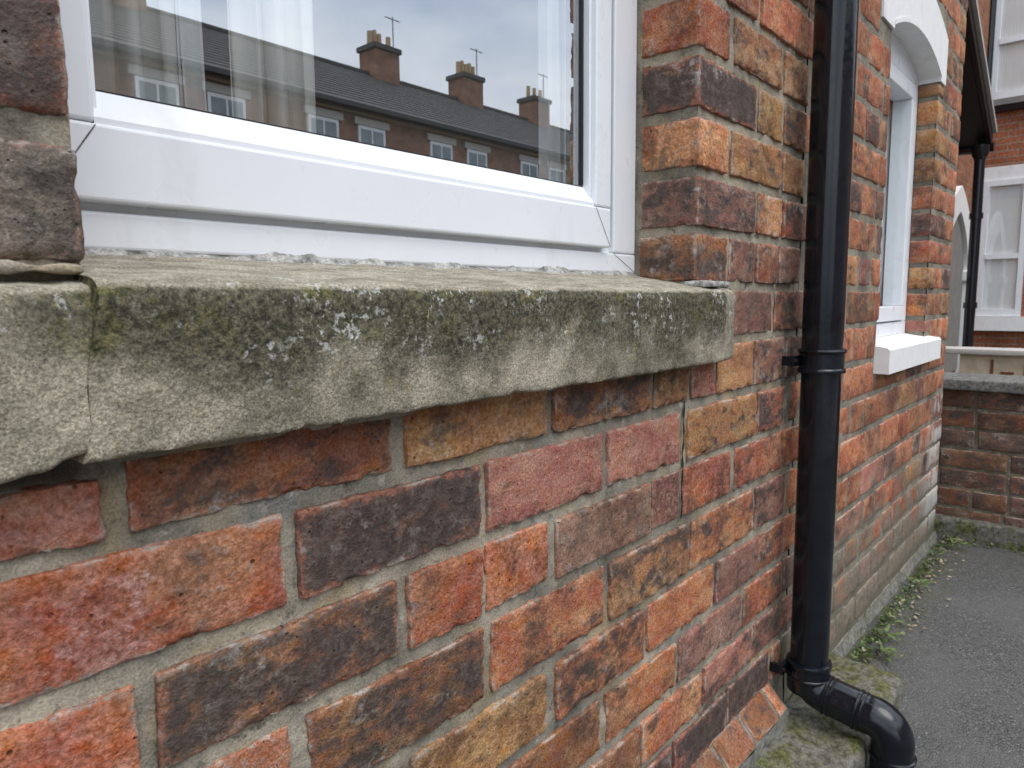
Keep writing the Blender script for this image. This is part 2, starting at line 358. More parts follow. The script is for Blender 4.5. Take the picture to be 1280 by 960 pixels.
def mat_brickwork(name, c1, c2, mort, along='x'):
    """far-away brickwork whose bricks are too small to pick apart"""
    k = NT(name); p = k.sep(k.world()); cx = k.n('ShaderNodeCombineXYZ')
    k.l(p[0] if along == 'x' else p[1], cx.inputs[0]); k.l(p[2], cx.inputs[1])
    b = k.n('ShaderNodeTexBrick'); k.l(cx.outputs[0], b.inputs['Vector']); b.inputs['Scale'].default_value = 1
    b.inputs['Brick Width'].default_value = .225; b.inputs['Row Height'].default_value = .08; b.inputs['Mortar Size'].default_value = .007; b.inputs['Mortar Smooth'].default_value = .2
    for i, cc in (('Color1', c1), ('Color2', c2), ('Mortar', mort)): b.inputs[i].default_value = (*cc, 1)
    n1 = k.noise(k.world(), 3, 5, .6); n2 = k.noise(k.world(), 40, 4, .6)
    col = k.hsv(b.outputs['Color'], k.ramp(n2, .3, .7, .49, .515), 1, k.math('MULTIPLY', k.ramp(n1, .3, .7, .75, 1.2), k.ramp(n2, .3, .7, .75, 1.25)))
    k.pbsdf(col, .88, .2, k.bump(k.math('SUBTRACT', k.math('MULTIPLY', n2, .4), b.outputs['Fac']), .6, .008)); return k.m

def mat_asphalt(name):
    k = NT(name); c = k.world(); p = k.sep(c)
    v = k.voro(c, 260); vc = k.sep(v.outputs['Color'])
    n1 = k.noise(c, 3.5, 5, .6); n2 = k.noise(c, 45, 5, .7)
    col = k.mix(k.ramp(vc[0], .2, .95), (.055, .055, .053), (.115, .112, .106))
    col = k.mix(k.ramp(vc[1], .95, .99), col, (.20, .195, .185))
    col = k.mix(k.ramp(n1, .40, .7, 0, .7), col, (.115, .112, .105)); col = k.mix(k.ramp(n2, .58, .72, 0, .5), col, (.03, .03, .028))
    edge = k.math('MULTIPLY', k.ramp(k.math('ADD', p[1], k.ramp(n2, .3, .7, -.05, .05)), -.17, -.02), k.ramp(k.noise(c, 12, 4, .7), .40, .58))
    col = k.mix(k.math('MULTIPLY', edge, .8), col, k.mix(k.ramp(n2, .4, .6), (.05, .06, .014), (.085, .075, .03)))
    h_ = k.math('ADD', k.math('MULTIPLY', v.outputs['Distance'], -1.0), k.math('MULTIPLY', n2, .6))
    k.pbsdf(col, k.ramp(n1, .3, .7, .62, .85), .35, k.bump(h_, .7, .0035)); return k.m

def mat_mossy(name, c1, c2, amount=.5):
    k = NT(name); c = k.world(); n1 = k.noise(c, 11, 5, .65, .4); n2 = k.noise(c, 70, 5, .7); n3 = k.noise(c, 350, 3, .6)
    col = k.mix(k.ramp(n2, .35, .65), c1, c2)
    mo = k.ramp(n1, .62 - amount * .35, .75 - amount * .25); col = k.mix(k.math('MULTIPLY', mo, .85), col, k.mix(k.ramp(n2, .4, .62), (.045, .055, .012), (.15, .15, .03)))
    col = k.mix(k.ramp(n2, .28, .40, .8, 0), col, (.035, .032, .026))
    col = k.mix(k.ramp(n3, .3, .7), k.hsv(col, .5, 1, .7), k.hsv(col, .5, 1, 1.2))
    k.pbsdf(col, .9, .2, k.bump(k.math('ADD', n2, k.math('MULTIPLY', n3, .5)), .9, .005)); return k.m

def mat_glass(name, fac):
    k = NT(name); g = k.n('ShaderNodeBsdfGlossy'); g.inputs['Roughness'].default_value = 0.0; g.inputs['Color'].default_value = (.97, .98, 1, 1)
    t = k.n('ShaderNodeBsdfTransparent'); t.inputs['Color'].default_value = (.96, .98, .97, 1)
    m = k.n('ShaderNodeMixShader'); m.inputs[0].default_value = fac
    k.l(t.outputs[0], m.inputs[1]); k.l(g.outputs[0], m.inputs[2]); k.l(m.outputs[0], k.out.inputs[0]); return k.m

def mat_cloth(name, col):
    k = NT(name); d_ = k.n('ShaderNodeBsdfDiffuse'); t = k.n('ShaderNodeBsdfTranslucent'); m = k.n('ShaderNodeMixShader'); m.inputs[0].default_value = .10
    c = k.coord(); cc = k.hsv(col, .5, 1, k.ramp(k.noise(k.mapv(c, (60, 60, 2)), 1, 3, .5), .3, .7, .9, 1.06))
    k.l(cc, d_.inputs[0]); k.l(cc, t.inputs[0]); k.l(d_.outputs[0], m.inputs[1]); k.l(t.outputs[0], m.inputs[2]); k.l(m.outputs[0], k.out.inputs[0]); return k.m

def mat_leaf(name, c1, c2):
    k = NT(name); oi = k.n('ShaderNodeObjectInfo'); n = k.noise(k.world(), 60, 3, .6)
    b = k.pbsdf(k.mix(k.ramp(n, .35, .65), c1, c2), .55, .35); return k.m

M = {}
M['brick'] = mat_brick('weathered brick'); M['brick2'] = mat_brick('weathered brick with splashed base', grey_base=True)
M['mortar'] = mat_mortar('mortar'); M['mortar2'] = mat_mortar('grey mortar', (.30, .265, .205), (.185, .17, .14), .25, True)
M['mortar3'] = mat_mortar('damp dark mortar', (.20, .175, .12), (.11, .10, .07), .1)
M['stone'] = mat_stone('algae stained sandstone'); M['stone_pale'] = mat_stone('pale sandstone', pale=.22)
M['upvc'] = mat_plain('white window plastic', (.775, .795, .825), .34, .5, .02, 6, dirt=.16)
M['gasket'] = mat_plain('black rubber', (.012, .012, .013), .5, .4)
M['seal'] = mat_mossy('grey sealant', (.20, .195, .18), (.50, .49, .46), -.3)
M['glass'] = mat_glass('window glass', .40); M['glass2'] = mat_glass('far window glass', .16)
M['paint'] = mat_plain('white masonry paint', (.80, .80, .79), .55, .35, .04, 25, .15, dirt=.22)
M['pipe'] = mat_plain('black gloss plastic', (.005, .007, .011), .15, .45, .3, 30, .03, dirt=.02)
M['curtain'] = mat_cloth('off white curtain', (.90, .89, .84)); M['net'] = mat_cloth('white net curtain', (.93, .94, .95))
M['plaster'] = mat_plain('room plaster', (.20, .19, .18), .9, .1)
M['asphalt'] = mat_asphalt('worn asphalt')
M['concrete'] = mat_mossy('mossy concrete', (.10, .095, .075), (.22, .21, .18), .55)
M['plinth'] = mat_mossy('mossy render', (.14, .135, .115), (.27, .26, .23), .25)
M['coping'] = mat_mossy('dark stone coping', (.10, .10, .092), (.24, .235, .22), .0)
M['brickx'] = mat_brickwork('distant red brickwork across', (.33, .115, .06), (.25, .085, .05), (.24, .20, .16), 'y')
M['brickr'] = mat_brickwork('distant red brickwork', (.34, .14, .07), (.26, .095, .055), (.24, .20, .16), 'x')
M['opp'] = mat_brickwork('opposite red brickwork', (.30, .155, .10), (.22, .11, .08), (.28, .24, .19), 'x')
M['slate'] = mat_plain('roof slate', (.085, .080, .076), .7, .3, .25, 4)
M['dark'] = mat_plain('dark stained timber', (.013, .011, .010), .55, .35)
M['beige'] = mat_plain('pale stone', (.60, .50, .36), .85, .2, .15, 20, .2)
M['rust'] = mat_plain('rusty stain', (.20, .075, .035), .9, .1, .2)
M['pot'] = mat_plain('buff clay', (.46, .33, .20), .8, .2, .15)
M['ground'] = mat_plain('dull earth', (.09, .085, .07), .95, .1, .2, 2)
M['slab'] = mat_plain('pavement slab', (.22, .215, .20), .85, .2, .12, 8)
M['grass'] = mat_leaf('green weed leaf', (.05, .085, .018), (.12, .165, .04)); M['dead'] = mat_leaf('dead leaf', (.17, .13, .075), (.33, .28, .19))
M['pale'] = mat_plain('weathered white paint', (.46, .44, .41), .8, .2, .1)
M['panes'] = mat_plain('distant window pane', (.17, .21, .23), .12, .6, .3, 2)
M['lead'] = mat_plain('lead flashing', (.32, .32, .33), .5, .4, .3, 20)

# ------------------------------------------------------------------ ground, road
def sheet(name, x0, x1, y0, y1, z, mat, kind='structure'):
    o = link(name, mesh(name, [(x0, y0, z), (x1, y0, z), (x1, y1, z), (x0, y1, z)], [(0, 1, 2, 3)]), None, mat); o['kind'] = kind; return o
sheet('ground', -300, 300, -300, 300, -.012, M['ground'])
V, F = grid('path', (-4, -2.6, 0), (16, 0, 0), (0, 3.7, 0), 160, 40, None, amp=.004, freq=5, seed=3, nrm=(0, 0, 1))
o = join('path', [(V, F)], M['asphalt']); o['kind'] = 'structure'
o = box('pavement', (-40, -5.0, -.01), (60, -2.9, .02), M['slab']); o['kind'] = 'structure'
o = box('kerb', (-40, -5.15, -.12), (60, -5.0, .022), M['coping']); o['kind'] = 'structure'
sheet('road', -60, 80, -11.5, -5.15, -.008, M['asphalt'])
o = box('opposite_pavement', (-40, -14, -.01), (60, -11.5, .10), M['slab']); o['kind'] = 'structure'

# ------------------------------------------------------------------ brick helpers
PAL = {'O': (.52, .180, .072), 'R': (.415, .132, .056), 'P': (.45, .180, .122), 'M': (.31, .142, .098), 'T': (.47, .220, .082), 'B': (.33, .132, .054), 'D': (.34, .115, .066), 'S': (.20, .165, .12)}
def colour(o, code, a, jit=.10):
    c = PAL[code]; f = 1 + rng.uniform(-jit, jit)
    o.color = (min(c[0] * f, .9), c[1] * f * (1 + rng.uniform(-.06, .06)), c[2] * f * (1 + rng.uniform(-.08, .08)), a)
bseed = [0]
def fine_brick(parent, x0, x1, z0, z1, code, a, depth=.045, step=.006, yf=None, r=.0024, mat='brick'):
    bseed[0] += 1; s = bseed[0]
    yf = rng.uniform(-.002, .0015) if yf is None else yf
    me = rbox_mesh('brick', (x1 - x0, depth, z1 - z0), step, r, amp=.0016, freq=85, seed=s, chip=.0045, skip_back=True, wob=.0011)
    o = link('brick', me, parent, M[mat], ((x0 + x1) / 2, yf + depth / 2, (z0 + z1) / 2)); o.rotation_euler = (0, rng.uniform(-.004, .004), rng.uniform(-.004, .004))
    colour(o, code, a); return o
_coarse = {}
def coarse_brick(parent, x0, x1, z0, z1, code, a, depth=.05, mat='brick2', along='x', plane=0.0):
    """cheap brick from a few shared meshes, scaled to its place"""
    Lb = x1 - x0; kind = 'h' if Lb < .15 else 's'; v = rng.randrange(4); key = (kind, v, mat)
    if key not in _coarse:
        L0 = .105 if kind == 'h' else .218
        me = rbox_mesh('brick', (L0, .05, .069), .022, .005, amp=.0016, freq=50, seed=300 + v + (9 if kind == 'h' else 0), chip=.004, skip_back=True, wob=.0015)
        me.materials.append(M[mat]); _coarse[key] = (me, L0)
    me, L0 = _coarse[key]; o = bpy.data.objects.new('brick', me); COL.objects.link(o); o.parent = parent
    yf = rng.uniform(-.0025, .0015); cz = (z0 + z1) / 2; cx = (x0 + x1) / 2
    o.scale = (Lb / L0, depth / .05, (z1 - z0) / .069)
    if along == 'x': o.location = (cx, plane + yf + depth / 2, cz)
    else: o.location = (plane + yf + depth / 2, cx, cz); o.rotation_euler = (0, 0, R(-90))
    colour(o, code, a, .2); return o

zb = lambda p: p * .5 + CAM_Z
ROW = [('u7', 1.97), ('u6', 1.795), ('u5', 1.62), ('u4', 1.445), ('u3', 1.27), ('u2', 1.095), ('u1', .92),
       ('a0', .745), ('a1', .57), ('a2', .40), ('a3', .227), ('a4', .06), ('a5', -.117),
       ('c1', -.307), ('c2', -.49), ('c3', -.668), ('c4', -.861), ('c5', -1.04), ('c6', -1.215), ('c7', -1.378), ('c8', -1.548)]
ROWZ = {}
for i, (n_, b) in enumerate(ROW):
    t = ROW[i - 1][1] if i else b + .175
    ROWZ[n_] = (zb(b), zb(t) - .0145)
JT = .0115
NAMES = [n_ for n_, b in ROW]
def tooth(row):
    i = NAMES.index(row) if isinstance(row, str) else row
    return 1.445 + (.045 if i % 2 else -.035)
def rand_code():
    r = rng.random()
    for code, p, a0, a1 in (('O', .30, .05, .35), ('R', .24, .1, .4), ('M', .14, .1, .5), ('T', .12, .1, .4), ('P', .06, 0, .1), ('B', .06, .3, .6), ('D', .08, .6, .9)):
        if r < p: return code, rng.uniform(a0, a1)
        r -= p
    return 'R', .3
def fill(parent, x0, x1, row, maker, phase=0):
    """Flemish-like run of bricks from x0 to x1"""
    z0, z1 = ROWZ[row] if isinstance(row, str) else row; x = x0; k = phase
    if maker is coarse_brick: z1 = z1 + .0028
    while x < x1 - .03:
        L = (.218 if k % 2 == 0 else .105) * rng.uniform(.97, 1.03); xe = min(x + L, x1)
        if x1 - xe < .05: xe = x1
        c, a = rand_code(); maker(parent, x, xe, z0 + rng.uniform(-.0012, .0012), z1 + rng.uniform(-.0012, .0012), c, a); x = xe + JT; k += 1

# ------------------------------------------------------------------ the near house
house = empty('brick_house', (0, 0, 0)); tag(house, 'red brick house with a stained stone sill under a white plastic window', 'house')
XL, XO0, XO1, XP = -.6, .158, .990, 1.445      # left end, opening left, opening right, party line
YM = .0048
parts = [grid('', (XL, YM, .0), (XO1 + .006 - XL, 0, 0), (0, 0, .845), 265, 140, None, amp=.0042, freq=30, seed=2),
         grid('', (XO1 + .0055, YM, .0), (XP - XO1 - .0055, 0, 0), (0, 0, 2.0), 80, 330, None, amp=.0042, freq=30, seed=2),
         grid('', (XL, YM, .845), (XO0 - XL, 0, 0), (0, 0, 1.155), 120, 180, None, amp=.0042, freq=30, seed=2),
         grid('', (XO1 + .0055, .115, .845), (0, YM - .115 - .0005, 0), (0, 0, 1.155), 18, 190, None, amp=.002, freq=38, seed=4, nrm=(-1, 0, 0)),
         grid('', (XO0 - .0065, YM, .845), (0, .112, 0), (0, 0, 1.155), 10, 60, None, amp=.002, freq=38, seed=4, nrm=(1, 0, 0))]
gap = (parts[0][0][:, 0] < .150) & (parts[0][0][:, 2] > .7985) & (parts[0][0][:, 2] < .826)      # open joint under the end stone
parts[0][0][gap, 1] += .055
wall = join('wall', parts, M['mortar'], house)
# apron bricks below the sill and the pier beside it: (x0, x1, colour, burnt)   x in half-metres
T = {
 'c1': [(-.55, -.13, 'R', .1), (-.10, .317, 'P', .05), (.35, .803, 'B', .42), (.832, 1.258, 'T', .36), (1.285, 1.725, 'B', .50), (1.747, 1.955, 'T', .30), (1.975, 2.135, 'P', .05), (2.154, 2.444, 'T', .15), (2.459, 2.738, 'M', .42)],
 'c2': [(-.31, .10, 'R', .2), (.125, .578, 'R', .10), (.601, 1.033, 'D', .88), (1.057, 1.492, 'P', .02), (1.522, 1.912, 'P', .0), (1.957, 2.484, 'T', .32), (2.497, 2.75, 'D', .62)],
 'c3': [(-.55, -.12, 'O', .2), (-.09, .338, 'O', .16), (.366, .806, 'B', .72), (.832, 1.036, 'R', .10), (1.048, 1.266, 'O', .10), (1.290, 1.734, 'M', .12), (1.749, 1.912, 'P', .0), (1.938, 2.281, 'R', .18), (2.315, 2.747, 'R', .36)],
 'c4': [(-.30, .12, 'R', .3), (.145, .576, 'R', .05), (.606, 1.037, 'B', .58), (1.063, 1.503, 'O', .26), (1.530, 1.975, 'T', .50), (1.992, 2.492, 'O', .32), (2.506, 2.80, 'M', .42)],
 'c5': [(-.10, .34, 'O', .2), (.365, .80, 'R', .2), (.825, 1.254, 'T', .06), (1.293, 1.713, 'O', .46), (1.738, 2.169, 'O', .08), (2.185, 2.54, 'M', .16), (2.557, 2.80, 'R', .42)],
 'c6': [(-.3, .12, 'M', .2), (.145, .58, 'O', .3), (.605, 1.035, 'R', .2), (1.06, 1.49, 'B', .30), (1.519, 1.911, 'O', .28), (1.928, 2.404, 'M', .28), (2.426, 2.80, 'R', .25)],
 'c7': [(-.1, .34, 'R', .3), (.37, .80, 'M', .2), (.83, 1.245, 'O', .2), (1.27, 1.69, 'B', .25), (1.708, 2.089, 'O', .22), (2.113, 2.51, 'P', .32), (2.534, 2.80, 'M', .36)],
 'c8': [(-.3, .12, 'D', .6), (.145, .58, 'R', .5), (.605, 1.0, 'D', .7), (1.03, 1.43, 'R', .4), (1.455, 1.881, 'D', .80), (1.908, 2.291, 'D', .92), (2.314, 2.70, 'D', .92)],
 'u1': [(1.98, 2.395, 'O', .12), (2.434, 2.863, 'O', .22)],
 'a0': [(1.98, 2.191, 'R', .06), (2.226, 2.622, 'T', .34), (2.654, 2.89, 'T', .32)],
 'a1': [(1.98, 2.410, 'D', .88), (2.434, 2.65, 'T', .12), (2.664, 2.89, 'B', .52)],
 'a2': [(1.98, 2.190, 'O', .12), (2.223, 2.645, 'T', .30), (2.669, 2.89, 'T', .14)],
 'a3': [(1.98, 2.418, 'M', .50), (2.444, 2.67, 'O', .10), (2.685, 2.89, 'D', .52)],
 'a4': [(1.98, 2.209, 'B', .50), (2.229, 2.438, 'M', .34), (2.449, 2.64, 'R', .34), (2.654, 2.86, 'M', .3)],
 'a5': [(1.99, 2.262, 'R', .2), (2.282, 2.608, 'M', .26), (2.632, 2.86, 'R', .52)],
}
for row, L in T.items():
    z0, z1 = ROWZ[row]
    for (a, b, code, burn) in L:
        corner = abs(a - 1.98) < 1e-6 and row[0] in 'au'
        j = lambda: rng.uniform(-.0012, .0012)
        ob = fine_brick(wall, a * .5, b * .5, z0 + j(), (z1 + j()) if (row, a) != ('c1', -.10) else .797, code, burn, depth=.098 if corner else .045,
                   step=.0048 if b < 2.0 else .006, yf=None)
        ob['salt'] = {('c2', .125): .62, ('c1', -.10): .4}.get((row, a), 0.0)
    if L[-1][1] * .5 + JT < XP - .03: fill(wall, L[-1][1] * .5 + JT, tooth(row) - .006, row, lambda *q: fine_brick(*q, step=.012), 1)
for row in ('u7', 'u6', 'u5', 'u4', 'u3', 'u2'):
    z0, z1 = ROWZ[row]; c, a = rand_code(); e = .11 if int(row[1]) % 2 else .215
    fine_brick(wall, .99, .99 + e, z0, z1, c, a, depth=.098, step=.012)
    fill(wall, .99 + e + JT, tooth(row) - .006, row, lambda *q: fine_brick(*q, step=.012), int(row[1]) % 2)
# the left pier, close to the lens
LP = {'a4': ('S', .42), 'a3': ('D', .93), 'a2': ('M', .55), 'a1': ('R', .4), 'a0': ('B', .6), 'u1': ('R', .5)}
for i, row in enumerate(('a4', 'a3', 'a2', 'a1', 'a0', 'u1', 'u2', 'u3', 'u4', 'u5', 'u6', 'u7')):
    z0, z1 = ROWZ[row]; e = .218 if i % 2 else .105; c, a = LP.get(row, ('R', .4))
    fine_brick(wall, XO0 - e if row != 'a4' else XO0 - .2, XO0 + (.002 if row == 'a4' else 0), z0 - (.003 if row == 'a4' else 0), z1, c, a, depth=.098, step=.0045 if i < 4 else .012, r=.006, yf=-.002)
    x = XO0 - (e if row != 'a4' else .2) - JT
    while x > XL + .03:
        xs = max(x - rng.choice((.218, .105)), XL); c, a = rand_code(); fine_brick(wall, xs, x, z0, z1, c, a, step=.02); x = xs - JT

cx_ = [(.9655 - .004 * t + .0012 * math.sin(t * 23), .772 - t * .20) for t in np.linspace(0, 1, 24)]
cw_ = [.0022 + .0012 * math.sin(i * 2.1) for i in range(24)]
V = [(x - w_, .0005, z) for (x, z), w_ in zip(cx_, cw_)] + [(x + w_, .0005, z) for (x, z), w_ in zip(cx_, cw_)]
link('crack', mesh('crack', V, [(i, i + 24, i + 25, i + 1) for i in range(23)]), house, M['gasket'])
# splayed plinth course and its rendered foot
plinth = join('plinth', [grid('', (XL, -.036, 0), (1.36 - XL, 0, 0), (0, 0, .088), 130, 8, None, amp=.006, freq=18, seed=8),
                         grid('', (XL, -.036, .088), (1.36 - XL, 0, 0), (0, .042, .045), 130, 5, None, amp=.003, freq=30, seed=8, nrm=(0, -.7, .7)),
                         grid('', (1.36, -.036, 0), (0, .045, 0), (0, 0, .088), 4, 8, None)], M['plinth'], house)
x = XL
while x < 1.34:
    L = min(.104, 1.355 - x); me = rbox_mesh('brick', (L, .05, .06), .008, .004, amp=.001, seed=700 + int(x * 100), chip=.003, skip_back=True)
    o = link('brick', me, plinth, M['brick'], (x + L / 2, .0003, .0965)); o.rotation_euler = (R(-43), 0, 0); colour(o, rng.choice('BOB'), rng.uniform(.2, .4)); x += L + .009

# the stone sill: swept, worn profile
def sill_stone(name, x0, x1, mat, seed, label=None, yf=-.0365, z_bot=.815, z_top=.926, z_back=.953, ch_l=0.0, ch_r=0.0, parent=house, yb=.12, nx=None, shear=None):
    pr = [(yb, z_bot), (.012, z_bot)]
    pr += [(y, z_bot) for y in np.linspace(.0, yf + .004, 6)] + [(yf + .0008, z_bot + .0012), (yf, z_bot + .004)]
    pr += [(yf, z) for z in np.linspace(z_bot + .008, z_top - .014, 18)]
    pr += [(yf + .0015, z_top - .007), (yf + .005, z_top - .0025), (yf + .011, z_top)]
    pr += [(y, z_top + (z_back - z_top) * (y - yf - .011) / (yb - yf - .011)) for y in np.linspace(yf + .02, yb, 20)]
    pr = np.array(pr); n = len(pr); nx = nx or int((x1 - x0) / .0035); xs = np.linspace(x0, x1, nx + 1)
    V = np.zeros(((nx + 1) * n, 3))
    for i, xx in enumerate(xs):
        e = 0.0
        if ch_r and xx > x1 - .057: e = ch_r * (.25 + .75 * (xx - (x1 - .057)) / .057)
        if ch_l and xx < x0 + .01: e = max(e, ch_l * (1 - (xx - x0) / .01))
        q = pr.copy(); wgt = np.clip((.02 - q[:, 0]) / .04, 0, 1); q[:, 0] += e * wgt
        V[i * n:(i + 1) * n, 0] = xx; V[i * n:(i + 1) * n, 1] = q[:, 0]; V[i * n:(i + 1) * n, 2] = q[:, 1]
    out = np.zeros_like(V); yy = V[:, 1]; zz = V[:, 2]
    front = np.clip((yf + .02 - yy) / .02, 0, 1); topw = np.clip((zz - (z_top - .01)) / .01, 0, 1)
    d1 = fbm(V * 26, seed) * .0030 + fbm(V * 90, seed + 3) * .0016
    V[:, 1] -= d1 * np.clip(front, .1, 1); V[:, 2] += d1 * np.clip(topw, 0, .7)
    low = np.clip(1 - (zz - z_bot) / .014, 0, 1) * np.clip((.03 - yy) / .03, 0, 1)     # ragged lower arris
    Q = np.stack([V[:, 0], V[:, 1], V[:, 2] * .3], 1)
    chip = np.clip(fbm(Q * 45, seed + 7, 4) * 1.5 + .1, 0, 1) * .35 + np.clip(fbm(Q * 17, seed + 8, 4) * 2.6 - .75, 0, 1)
    V[:, 2] += low * chip * .006; V[:, 1] += low * chip * .0028 * front
    if shear == 'r': V[:, 2] += .010 * np.clip(1 - (x1 - V[:, 0]) / .05, 0, 1) ** 2 * np.clip(1 - (zz - z_bot) / .03, 0, 1); V[:, 1] += .010 * np.clip(1 - (x1 - V[:, 0]) / .03, 0, 1) ** 2 * np.clip((zz - z_top + .035) / .035, 0, 1) * front
    t_ = (zz - z_bot) / (z_top - z_bot); sh = -.0105 + .0135 * t_ + .0018 * np.sin(t_ * 9)
    if shear == 'l': V[:, 0] += sh * np.clip(1 - (V[:, 0] - x0) / .03, 0, 1)
    if shear == 'r': V[:, 0] += sh * np.clip(1 - (x1 - V[:, 0]) / .03, 0, 1)
    F = []
    for i in range(nx):
        for k in range(n - 1): a = i * n + k; F.append((a, a + n, a + n + 1, a + 1))
    F.append(tuple(range(n))); F.append(tuple(reversed(range(nx * n, nx * n + n))))
    me = mesh(name, V, F); me.shade_smooth()
    try: me.set_sharp_from_angle(angle=R(60))
    except Exception: pass
    o = link(name, me, parent, mat)
    if label: o['label'] = label
    return o
sill_stone('window_sill', .1505, 1.077, M['stone'], 21, 'long sandstone sill with dark algae and white lichen', ch_l=.0012, ch_r=.011, shear='l')
sill_stone('window_sill', XL, .1499, M['stone_pale'], 33, 'paler end stone of the sill under the pier', z_bot=.811, z_top=.922, z_back=.947, ch_r=.0015, shear='r')
# mortar fillet under the sill and the lumpy bedding under the frame
V, F = grid('', (.16, .001, .806), (XO1 + .05 - .16, 0, 0), (0, -.004, .013), 240, 5, None, amp=.006, freq=33, seed=14)
join('mortar_fillet', [(V, F)], M['mortar'], house)
V, F = grid('', (XO0, .088, .938), (XO1 - XO0, 0, 0), (0, .02, .018), 170, 6, None, amp=.006, freq=45, seed=15, nrm=(0, -.7, .7))
join('sealant_bead', [(V, F)], M['seal'], house)
me = rbox_mesh('mortar_lump', (.07, .05, .010), .004, .004, amp=.003, freq=60, seed=77); link('mortar_lump', me, house, M['seal'], (1.020, -.002, .934))
me = rbox_mesh('mortar_lump', (.05, .03, .006), .004, .0025, amp=.003, freq=60, seed=78); link('mortar_lump', me, house, M['mortar'], (.130, .000, .9325))

# the window
win = empty('window', (0, 0, 0)); win.parent = house
YF, YS, YG = .105, .097, .118; ZT = 2.0
def rail(name, lo, hi, bev=.003, mat='upvc', parent=win): return box(name, lo, hi, M[mat], parent, bev)
rail('frame', (XO0 - .004, YF, .953), (XO1, .17, .983)); rail('frame', (XO0 - .004, YF, 1.955), (XO1, .17, ZT))
rail('frame', (.926, YF, .9835), (XO1 - .0005, .17, 1.9545)); rail('frame', (XO0 - .004, YF, .9835), (.185, .17, 1.9545))
rail('frame', (.160, .114, .976), (.986, .168, .998), .001)          # rebate behind the gap
rail('sash', (.172, YS, .9895), (.907, .15, 1.0475)); rail('sash', (.172, YS, 1.89), (.907, .15, 1.945))
rail('sash', (.8665, YS, 1.048), (.907, .15, 1.8895)); rail('sash', (.172, YS, 1.048), (.205, .15, 1.8895))
extrude_poly('bead', [(YS + .003, 1.047), (YS + .003, 1.0525), (YG - .003, 1.0755), (.135, 1.0755), (.135, 1.047)], 'x', .205, .8662, M['upvc'], win)
rail('bead', (.8605, YS + .008, 1.049), (.8664, .135, 1.889), .001); rail('bead', (.2052, YS + .008, 1.049), (.2095, .135, 1.889), .001)
rail('gasket', (.2096, YG - .002, 1.0757), (.8604, YG + .004, 1.0772), 0, 'gasket')
rail('gasket', (.8565, YG - .003, 1.079), (.8604, YG + .004, 1.889), 0, 'gasket'); rail('gasket', (.2096, YG - .003, 1.079), (.2125, YG + .004, 1.889), 0, 'gasket')
# hairline mitre joints
def mitre(x0, z0, x1, z1, y):
    dv = Vector((x1 - x0, 0, z1 - z0)).normalized(); n_ = Vector((-dv.z, 0, dv.x)) * .0005
    link('mitre_joint', mesh('mitre_joint', [(x0 - n_.x, y, z0 - n_.z), (x1 - n_.x, y, z1 - n_.z), (x1 + n_.x, y, z1 + n_.z), (x0 + n_.x, y, z0 + n_.z)], [(0, 1, 2, 3)]), win, M['coping'])
mitre(.8675, 1.046, .9055, .991, YS - .0004); mitre(.2045, 1.046, .174, 1.000, YS - .0004); mitre(.9270, .982, .9885, .955, YF - .0004)
pane = link('pane', mesh('pane', [(.21, YG, 1.076), (.86, YG, 1.076), (.86, YG, 1.8895), (.21, YG, 1.8895)], [(0, 1, 2, 3)]), win, M['glass'])
pane2 = None
box('spacer_bar', (.846, YG + .006, 1.079), (.8560, YG + .018, 1.889), M['coping'], win)
# the room behind the glass
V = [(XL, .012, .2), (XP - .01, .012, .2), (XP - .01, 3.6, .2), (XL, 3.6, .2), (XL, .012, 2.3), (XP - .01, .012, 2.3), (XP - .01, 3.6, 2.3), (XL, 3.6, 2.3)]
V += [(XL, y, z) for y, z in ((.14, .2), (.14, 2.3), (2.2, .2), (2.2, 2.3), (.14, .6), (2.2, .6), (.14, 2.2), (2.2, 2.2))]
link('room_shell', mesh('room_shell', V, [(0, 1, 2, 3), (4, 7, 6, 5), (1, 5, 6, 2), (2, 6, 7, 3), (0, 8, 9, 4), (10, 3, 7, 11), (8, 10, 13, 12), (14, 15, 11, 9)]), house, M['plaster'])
link('pane', mesh('pane', [(XL - .1, .14, .6), (XL - .1, 2.2, .6), (XL - .1, 2.2, 2.2), (XL - .1, .14, 2.2)], [(0, 1, 2, 3)]), house, M['glass2'])  # unseen glazed side opening, added and sized to light the curtains
box('inner_reveal', (.985, .171, .95), (1.0, .30, 2.0), M['paint'], house); box('window_board', (XL + .02, .172, .93), (.984, .34, .955), M['paint'], house)
up_ = box('upper_wall', (XL, .0, 2.003), (XP, .30, 5.4), M['brickr'], house)
multi_box('side_wall', [((XL - .12, .012, 0), (XL - .003, .14, 5.4)), ((XL - .12, 2.2, 0), (XL - .003, 3.6, 5.4)), ((XL - .12, .1401, 0), (XL - .003, 2.1999, .6)), ((XL - .12, .1401, 2.2), (XL - .003, 2.1999, 5.4))], M['brickx'], house)

def curtain(name, x0, x1, y, z0, z1, mat, amp, waves, label, cat='curtain'):
    n = max(24, int(waves * 14)); V = []; F = []
    for i in range(n + 1):
        t = i / n; x = x0 + (x1 - x0) * t; ph = t * waves * 2 * math.pi
        for k in range(5):
            zz = z0 + (z1 - z0) * k / 4; V.append((x + .004 * math.sin(ph * 1.7 + k), y + amp * math.sin(ph + .12 * k) + .3 * amp * math.sin(ph * 2.3 + k * .4), zz))
    for i in range(n):
        for k in range(4): a = i * 5 + k; F.append((a, a + 5, a + 6, a + 1))
    me = mesh(name, V, F); me.shade_smooth(); o = link(name, me, None, mat); m_ = o.modifiers.new('thickness', 'SOLIDIFY'); m_.thickness = .001
    return tag(o, label, cat)
curtain('curtain', .218, .308, .178, .958, 2.05, M['curtain'], .010, 3.2, 'pale curtain hanging nearest the left pier behind the stone-silled window')
